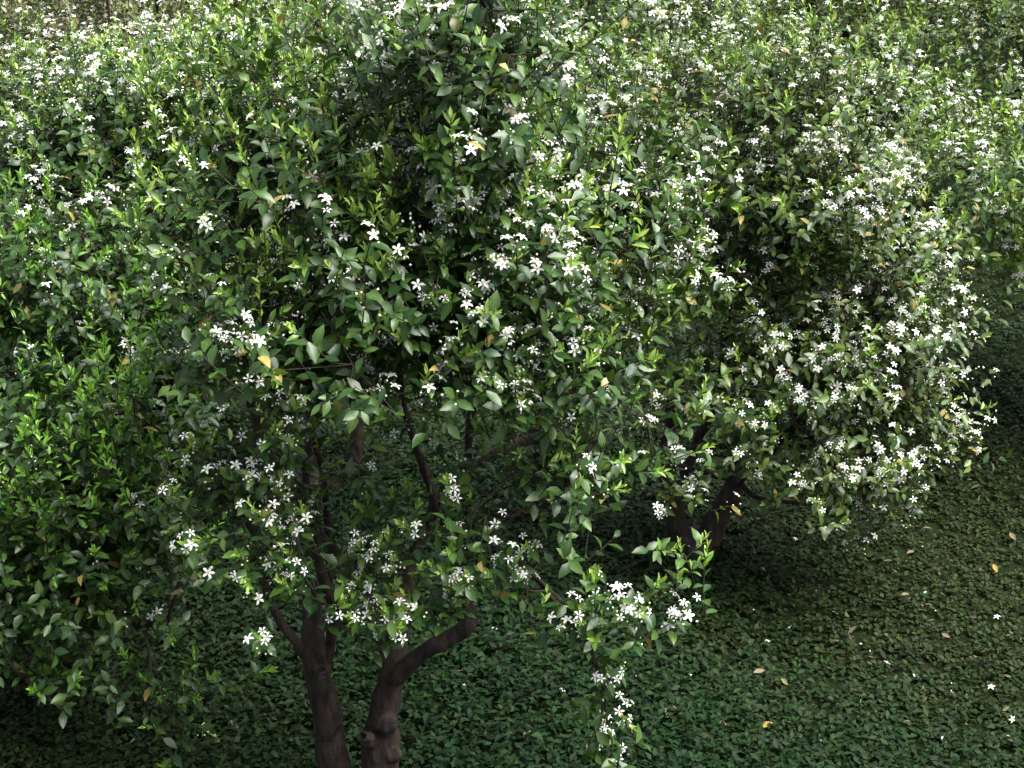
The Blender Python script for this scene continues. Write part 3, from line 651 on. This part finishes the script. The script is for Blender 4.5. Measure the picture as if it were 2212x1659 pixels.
# ------------------------------------------------------------------ which leaves and flowers show largest in the photograph
CELL = 7.0
NXC, NYC = int(2212 / CELL) + 1, int(1659 / CELL) + 1
zbuf = np.full(NXC * NYC, 1e9)
def cell_of(p):
    x, y, d = project(p)
    i = (x / CELL).astype(int); j = (y / CELL).astype(int)
    ok = (x >= 0) & (x < 2212) & (y >= 0) & (y < 1659) & (d > .3)
    return np.where(ok, j * NXC + i, 0), ok, d
for t, tn in trees:
    Dn, Nn, Sn = frames(t.L['D'], t.L['N'])
    t.mid = t.L['P'] + Dn * t.L['L'][:, None] * .5
    for pts in (t.mid, t.L['P'] + Dn * t.L['L'][:, None] * .25, t.L['P'] + Dn * t.L['L'][:, None] * .75, t.F['P']):
        if not len(pts): continue
        c, ok, d = cell_of(pts); np.minimum.at(zbuf, c[ok], d[ok])
def pick(pts, size, count):
    if not len(pts): return np.zeros(0, int)
    c, ok, d = cell_of(pts)
    score = np.where(ok & (d <= zbuf[c] + .03), size / d ** 2, 0)
    o = np.argsort(-score)[:count]
    return o[score[o] > 0]

# single-leaf meshes shared by every leaf part: tints x shapes
LEAF_TINTS = [(.011, .036, .007), (.023, .054, .010), (.036, .076, .013), (.058, .105, .018), (.078, .165, .022), (.12, .22, .032), (.18, .29, .05), (.265, .375, .075), (.25, .20, .06), (.16, .135, .04), (.10, .115, .028)]
SHAPES = [(.46, .20, .08), (.50, .40, .24), (.40, .55, .14), (.48, .30, .36)]
LEAF_ME = {}
one = np.zeros((1, 3)); ex = np.array([[1.0, 0, 0]]); ez = np.array([[0, 0, 1.0]])
for a, c in enumerate(LEAF_TINTS):
    for b, (w, f, dr) in enumerate(SHAPES):
        V, T, C = leaf_arrays('fine', one, ex, ez, np.array([1.0]), np.array([w]), np.array([f]), np.array([dr]), np.array([c]), np.array([.06 * (b - 1.5)]))
        LEAF_ME[a, b] = make_mesh('leaf', V, T, C, M_LEAF)
TINT_A = np.array(LEAF_TINTS)

def place(name, me, P, X, Y, Z, s, parent):
    o = bpy.data.objects.new(name, me); COL.objects.link(o); o.parent = parent
    m = Matrix.Identity(4)
    for r in range(3):
        m[r][0] = X[r] * s; m[r][1] = Y[r] * s; m[r][2] = Z[r] * s; m[r][3] = P[r]
    o.matrix_local = m
    return o

def trunk_mesh(geo, voxel, amp):
    me = geo.mesh('trunk_raw', None)
    o = bpy.data.objects.new('raw', me); COL.objects.link(o)
    md = o.modifiers.new('r', 'REMESH'); md.mode = 'VOXEL'; md.voxel_size = voxel
    ms = o.modifiers.new('s', 'SMOOTH'); ms.iterations = 5; ms.factor = .5
    dg = bpy.context.evaluated_depsgraph_get(); dg.update()
    out = bpy.data.meshes.new_from_object(o.evaluated_get(dg))
    bpy.data.objects.remove(o); bpy.data.meshes.remove(me)
    n = len(out.vertices); co = np.empty(n * 3, np.float32); no = np.empty(n * 3, np.float32)
    out.vertices.foreach_get('co', co); out.vertices.foreach_get('normal', no)
    co = co.reshape(-1, 3); no = no.reshape(-1, 3)
    d = 0 if amp == 0 else np.array([noise.noise(Vector((p[0] * 16, p[1] * 16, p[2] * 7))) + .6 * noise.noise(Vector((p[0] * 40, p[1] * 40, p[2] * 14))) for p in co.tolist()])
    co = co + no * np.reshape(amp * d, (-1, 1))
    out.vertices.foreach_set('co', np.ascontiguousarray(co, np.float32).ravel()); out.update()
    out.polygons.foreach_set('use_smooth', np.ones(len(out.polygons), bool))
    out.materials.clear(); out.materials.append(M_BARK); out.name = 'trunk'
    return out

def build_tree(t, idx):
    root = bpy.data.objects.new('citrus_tree', None); COL.objects.link(root)
    root.location = t.base; root.empty_display_size = .2
    root['label'] = t.label; root['category'] = 'tree'
    if t.group: root['group'] = t.group
    off = t.base
    hero = idx < 4
    # trunk
    for k in range(len(t.trunk.v)): t.trunk.v[k] = t.trunk.v[k] - off
    trunk = link('trunk', trunk_mesh(t.trunk, .008 if hero else .018 if t.front else .03, .010 if hero else .008 if t.front else 0), root)
    t.root, t.trunk_obj = root, trunk
    # branches
    if t.front:
        for P, R in t.limbs:
            V, F = tube(P - off, R, 7 if hero else 5, .06)
            link('branch', make_mesh('branch', V, F, None, M_TWIG if R[0] < .012 else M_BARK), root)
    else:
        g = Geo()
        for P, R in t.limbs: g.add(*tube(P - off, R, 5, .05))
        link('branches', g.mesh('branches', M_TWIG), root, 'stuff')
    A, B = t.tw
    if not hero: A, B = A[1::3], B[2::3]
    V, F = many_tubes(A - off, B - off, .0026, .0017)
    link('twigs', make_mesh('twigs', V, F, None, M_TWIG), root, 'stuff')
    # leaves
    L = t.L
    nl = 300 if hero else (200 if t.front else 0)
    Dn, Nn, Sn = frames(L['D'], L['N'])
    sel = pick(t.mid, L['L'] * L['W'] * (.25 + np.abs((Nn * unit(t.mid - CO)).sum(1))), nl)
    keep = np.ones(len(L['P']), bool); keep[sel] = False
    for i in sel:
        a = int(np.argmin(((TINT_A - L['T'][i]) ** 2).sum(1)))
        if L['R'][i] > .24: b = 3
        elif L['W'][i] / L['L'][i] < .40: b = 2
        elif L['R'][i] > .14: b = 1
        else: b = 0
        place('leaf', LEAF_ME[a, b], L['P'][i] - off, Dn[i], Sn[i], Nn[i], L['L'][i], root)
    kind = 'fine' if idx == 0 else 'mid' if hero or t.base[1] < 9 else 'low'
    V, T, C = leaf_arrays(kind, L['P'][keep] - off, L['D'][keep], L['N'][keep], L['L'][keep], L['W'][keep], L['F'][keep], L['R'][keep], L['T'][keep], rng.normal(0, .10, keep.sum()))
    link('foliage', make_mesh('foliage', V, T, C, M_LEAF), root, 'stuff')
    # flowers
    Fw = t.F
    if len(Fw['P']):
        nf = 280 if hero else (120 if t.front else 0)
        sel = pick(Fw['P'], Fw['S'] ** 2, nf)
        keep = np.ones(len(Fw['P']), bool); keep[sel] = False
        Z = unit(Fw['Z'])
        for rank, i in enumerate(sel):
            z = Z[i]; x = unit(np.cross(z, [.23, .41, .88])); y = np.cross(z, x)
            c, s = math.cos(Fw['R'][i]), math.sin(Fw['R'][i]); x, y = c * x + s * y, c * y - s * x
            if hero and rank < 60:
                f = place('flower', ME_CENTRE, Fw['P'][i] - off, x, y, z, Fw['S'][i], root)
                for k in range(5):
                    p = bpy.data.objects.new('petal', ME_PETAL); COL.objects.link(p); p.parent = f
                    p.rotation_euler = (0, rng.normal(0, .12), k * 2 * math.pi / 5 + rng.normal(0, .07))
            else:
                place('flower', ME_FLOWER, Fw['P'][i] - off, x, y, z, Fw['S'][i], root)
        if keep.sum():
            V, T, C = stamp(*((SV, ST, SC) if hero else (RV, RT, RC)), Fw['P'][keep] - off, Fw['Z'][keep], Fw['R'][keep], Fw['S'][keep])
            link('blossom', make_mesh('blossom', V, T, C, M_PETAL), root, 'stuff')
    if len(t.B['P']):
        V, T, C = stamp(BV, BF, BC, t.B['P'] - off, t.B['Z'], np.zeros(len(t.B['P'])), t.B['S'])
        link('flower_buds', make_mesh('flower_buds', V, T, C, M_PETAL), root, 'stuff')

for i, (t, tn) in enumerate(trees): build_tree(t, i)

# ------------------------------------------------------------------ pruning scars on the twin trunks
def scar(tree, p, axis, r, length, hollow):
    """a healed pruning stub: rolled rim round a sunken cut face, a piece of the trunk"""
    off = tree.base; axis = unit(axis)
    prof = [(-length, r * 1.15), (-.3 * length, r * 1.05), (0, r * 1.10), (.012, r * 1.02), (.012, r * .80), (-hollow * .4, r * .66), (-hollow, r * .5)]
    X = unit(np.cross(axis, [.2, .5, .84])); Y = np.cross(axis, X); n = 18
    V = []
    for h, rr in prof:
        for k in range(n):
            a = k * 2 * math.pi / n; q = rr * (1 + .09 * math.sin(2 * a + 1) + .05 * math.sin(5 * a + h * 50))
            V.append(p - off + axis * (h + .004 * math.sin(3 * a)) + (X * math.cos(a) + Y * math.sin(a)) * q)
    V.append(p - off - axis * hollow); F = []
    for i in range(len(prof) - 1):
        for k in range(n):
            k2 = (k + 1) % n; F += [(i * n + k, i * n + k2, (i + 1) * n + k2), (i * n + k, (i + 1) * n + k2, (i + 1) * n + k)]
    m = (len(prof) - 1) * n
    for k in range(n): F.append((m + k, m + (k + 1) % n, len(V) - 1))
    o = link('pruning_scar', make_mesh('pruning_scar', V, F, None, M_CUT if length == .06 and hollow < .02 else M_BARK), tree.trunk_obj)
    return o
toward = lambda p, dx, dz: unit(unit(CO - p) + np.array([dx, 0, dz]))
for px, py, y, rp, dx, dz, ln, ho in [(692, 1449, 4.56, 12, -.1, 1.2, .05, .05), (786, 1592, 4.57, 12, -1.0, .25, .03, .045)]:
    p = W(px, py, y)
    scar(T1, p, toward(p, dx, dz), rp / FOC * depth_of(p), ln, ho)

# ------------------------------------------------------------------ low green plants over the ground
def vnoise(x, y, s, seed):
    r = np.random.default_rng(seed); v = np.zeros_like(x)
    for k in range(10):
        a = r.uniform(0, 6.28); f = s * r.uniform(.5, 1.9)
        v += np.sin(f * (x * math.cos(a) + y * math.sin(a)) + r.uniform(0, 6.28))
    return v / 3.2
def herb_cover():
    xs, ys = [], []
    for (y0, y1, dens) in [(3.0, 4.5, 950), (4.5, 6.5, 880), (6.5, 9, 640), (9, 12, 240), (12, 20, 60)]:
        w0, w1 = .40 * y0 + .7, .40 * y1 + .7
        n = int(dens * (y1 - y0) * (w0 + w1)); y = rng.uniform(y0, y1, n); x = rng.uniform(-1, 1, n) * (.40 * y + .7)
        xs.append(x); ys.append(y)
    x = np.concatenate(xs); y = np.concatenate(ys)
    dn = vnoise(x, y, 1.3, 3) + .6 * vnoise(x, y, 4.0, 4)
    keep = rng.random(len(x)) < np.clip(1.3 + .30 * dn, .85, 1.0); x, y, dn = x[keep], y[keep], dn[keep]
    kind = vnoise(x, y, 1.0, 8) + .5 * rng.standard_normal(len(x))
    n = len(x); h = np.clip(.06 + .025 * dn + .018 * rng.standard_normal(n), .03, .14)
    base = np.stack([x, y, ground_z(x, y)], -1)
    P, D, N, L, Wd, T = [], [], [], [], [], []
    a0 = rng.uniform(0, 6.28, n)
    for k in range(6):
        a = a0 + k * 2.40 + rng.normal(0, .3, n); e = np.stack([np.cos(a), np.sin(a), np.zeros(n)], -1)
        hh = h * (1 - .10 * k) * rng.uniform(.75, 1.1, n)
        P.append(base + e * rng.uniform(.002, .016, (n, 1)) + np.stack([0 * x, 0 * x, hh], -1))
        D.append(e + np.stack([0 * x, 0 * x, rng.normal(.12, .28, n)], -1)); N.append(np.array([0, 0, 1.0]) + rng.standard_normal((n, 3)) * .25)
        l = np.where(kind > -.25, rng.uniform(.026, .052, n), rng.uniform(.018, .034, n)) * (.8 + .25 * (k < 4)); L.append(l); Wd.append(l * np.where(kind > -.25, .52, .78))
        c0 = np.array([.0033, .0145, .0036]); c1 = np.array([.0105, .0168, .0028])
        m = np.clip(.5 - .5 * kind, 0, 1)[:, None]
        T.append((c0 * (1 - m) + c1 * m) * rng.uniform(.45, 1.8, (n, 1)))
    cat = np.concatenate
    P, D, N, L, Wd, T = map(cat, (P, D, N, L, Wd, T)); k = len(P)
    near = P[:, 1] < 0
    g = Geo()
    for sel, tm in ((near, 'mid'), (~near, 'low')):
        s = sel
        g.add(*leaf_arrays(tm, P[s], D[s], N[s], L[s], Wd[s], rng.uniform(.05, .45, s.sum()), rng.normal(.15, .12, s.sum()), T[s]))
    o = link('ground_cover', g.mesh('ground_cover', M_HERB), kind='stuff')
    o['label'] = 'low dark green leafy weeds covering the ground between the trees'; o['category'] = 'ground cover'
    # dry litter flakes
    n = 16000; y = rng.uniform(2.8, 16, n); x = rng.uniform(-1, 1, n) * (.42 * y + 1.0)
    dn = vnoise(x, y, 1.3, 3) + .6 * vnoise(x, y, 4.0, 4)
    keep = rng.random(n) < np.clip(.10 - .55 * dn, .03, 1); x, y = x[keep], y[keep]; n = len(x)
    a = rng.uniform(0, 6.28, n); P = np.stack([x, y, ground_z(x, y) + rng.uniform(.006, .05, n)], -1)
    L = rng.uniform(.012, .045, n)
    T = np.array([.055, .048, .028]) * rng.uniform(.35, 1.6, (n, 1))
    V, F, C = leaf_arrays('mid', P, np.stack([np.cos(a), np.sin(a), rng.normal(0, .2, n)], -1), np.array([0, 0, 1.]) + rng.standard_normal((n, 3)) * .35, L, L * rng.uniform(.2, .5, n), rng.uniform(-.2, .8, n), rng.normal(0, .3, n), T)
    o = link('leaf_litter', make_mesh('leaf_litter', V, F, C, M_DRY), kind='stuff')
    o['label'] = 'scattered brown dry leaf litter among the weeds'; o['category'] = 'leaf litter'
herb_cover()

# ------------------------------------------------------------------ single fallen leaves and blossoms lying on the weeds
def ground_px(px, py):
    r = CF + CR * (px - 1106) / FOC - CU * (py - 829.5) / FOC
    p = CO + r * (-CAM_H / r[2]); p[2] = ground_z(p[0], p[1]); return p
V, T, C = leaf_arrays('fine', one, ex, ez, np.array([1.0]), np.array([.45]), np.array([.5]), np.array([-.12]), np.array([[.125, .105, .060]]))
ME_FALLEN = make_mesh('fallen_leaf', V, T, C, M_DRY)
V, T, C = leaf_arrays('fine', one, ex, ez, np.array([1.0]), np.array([.42]), np.array([.6]), np.array([.2]), np.array([[.22, .15, .04]]))
ME_FALLEN_Y = make_mesh('fallen_leaf', V, T, C, M_DRY)
spots = [(1955, 1220), (1925, 1235), (1960, 1310), (1640, 1250), (1570, 1330), (1625, 1475), (2030, 1395), (2100, 1440), (1880, 1110), (1990, 1165), (2090, 1090), (1700, 1500), (1545, 1590), (1640, 1600), (1450, 1560), (1440, 1590), (520, 1600), (300, 1610), (600, 1590), (450, 1620), (1000, 1560), (1270, 1330), (980, 1480), (2150, 1260), (2190, 1190), (1830, 1390), (1760, 1620), (60, 1600), (150, 1570), (1130, 1620)]
for k, (px, py) in enumerate(spots):
    p = ground_px(px, py); p[2] += .065; yel = k % 5 == 3
    o = bpy.data.objects.new('fallen_leaf', ME_FALLEN_Y if yel else ME_FALLEN); COL.objects.link(o)
    o.location = p; s = rng.uniform(.045, .068); o.scale = (s, s, s); o.rotation_euler = (rng.normal(0, .3), rng.normal(0, .25), rng.uniform(0, 6.28))
    o['label'] = 'fallen yellow leaf lying on the green weeds' if yel else 'fallen tan leaf lying on the green weeds'
    o['category'] = 'leaf'; o['group'] = 'fallen yellow leaves' if yel else 'fallen tan leaves'
for k in range(34):
    px, py = rng.uniform(900, 2200), rng.uniform(1150, 1640)
    p = ground_px(px, py); p[2] += .07
    o = bpy.data.objects.new('fallen_blossom', ME_FLOWER if k % 3 == 0 else ME_PETAL); COL.objects.link(o)
    o.location = p; s = rng.uniform(.014, .019); o.scale = (s, s, s); o.rotation_euler = (rng.normal(0, .5), rng.normal(0, .5), rng.uniform(0, 6.28))
    o['label'] = 'small white fallen citrus blossom lying on the weeds'; o['category'] = 'blossom'; o['group'] = 'fallen white blossoms'
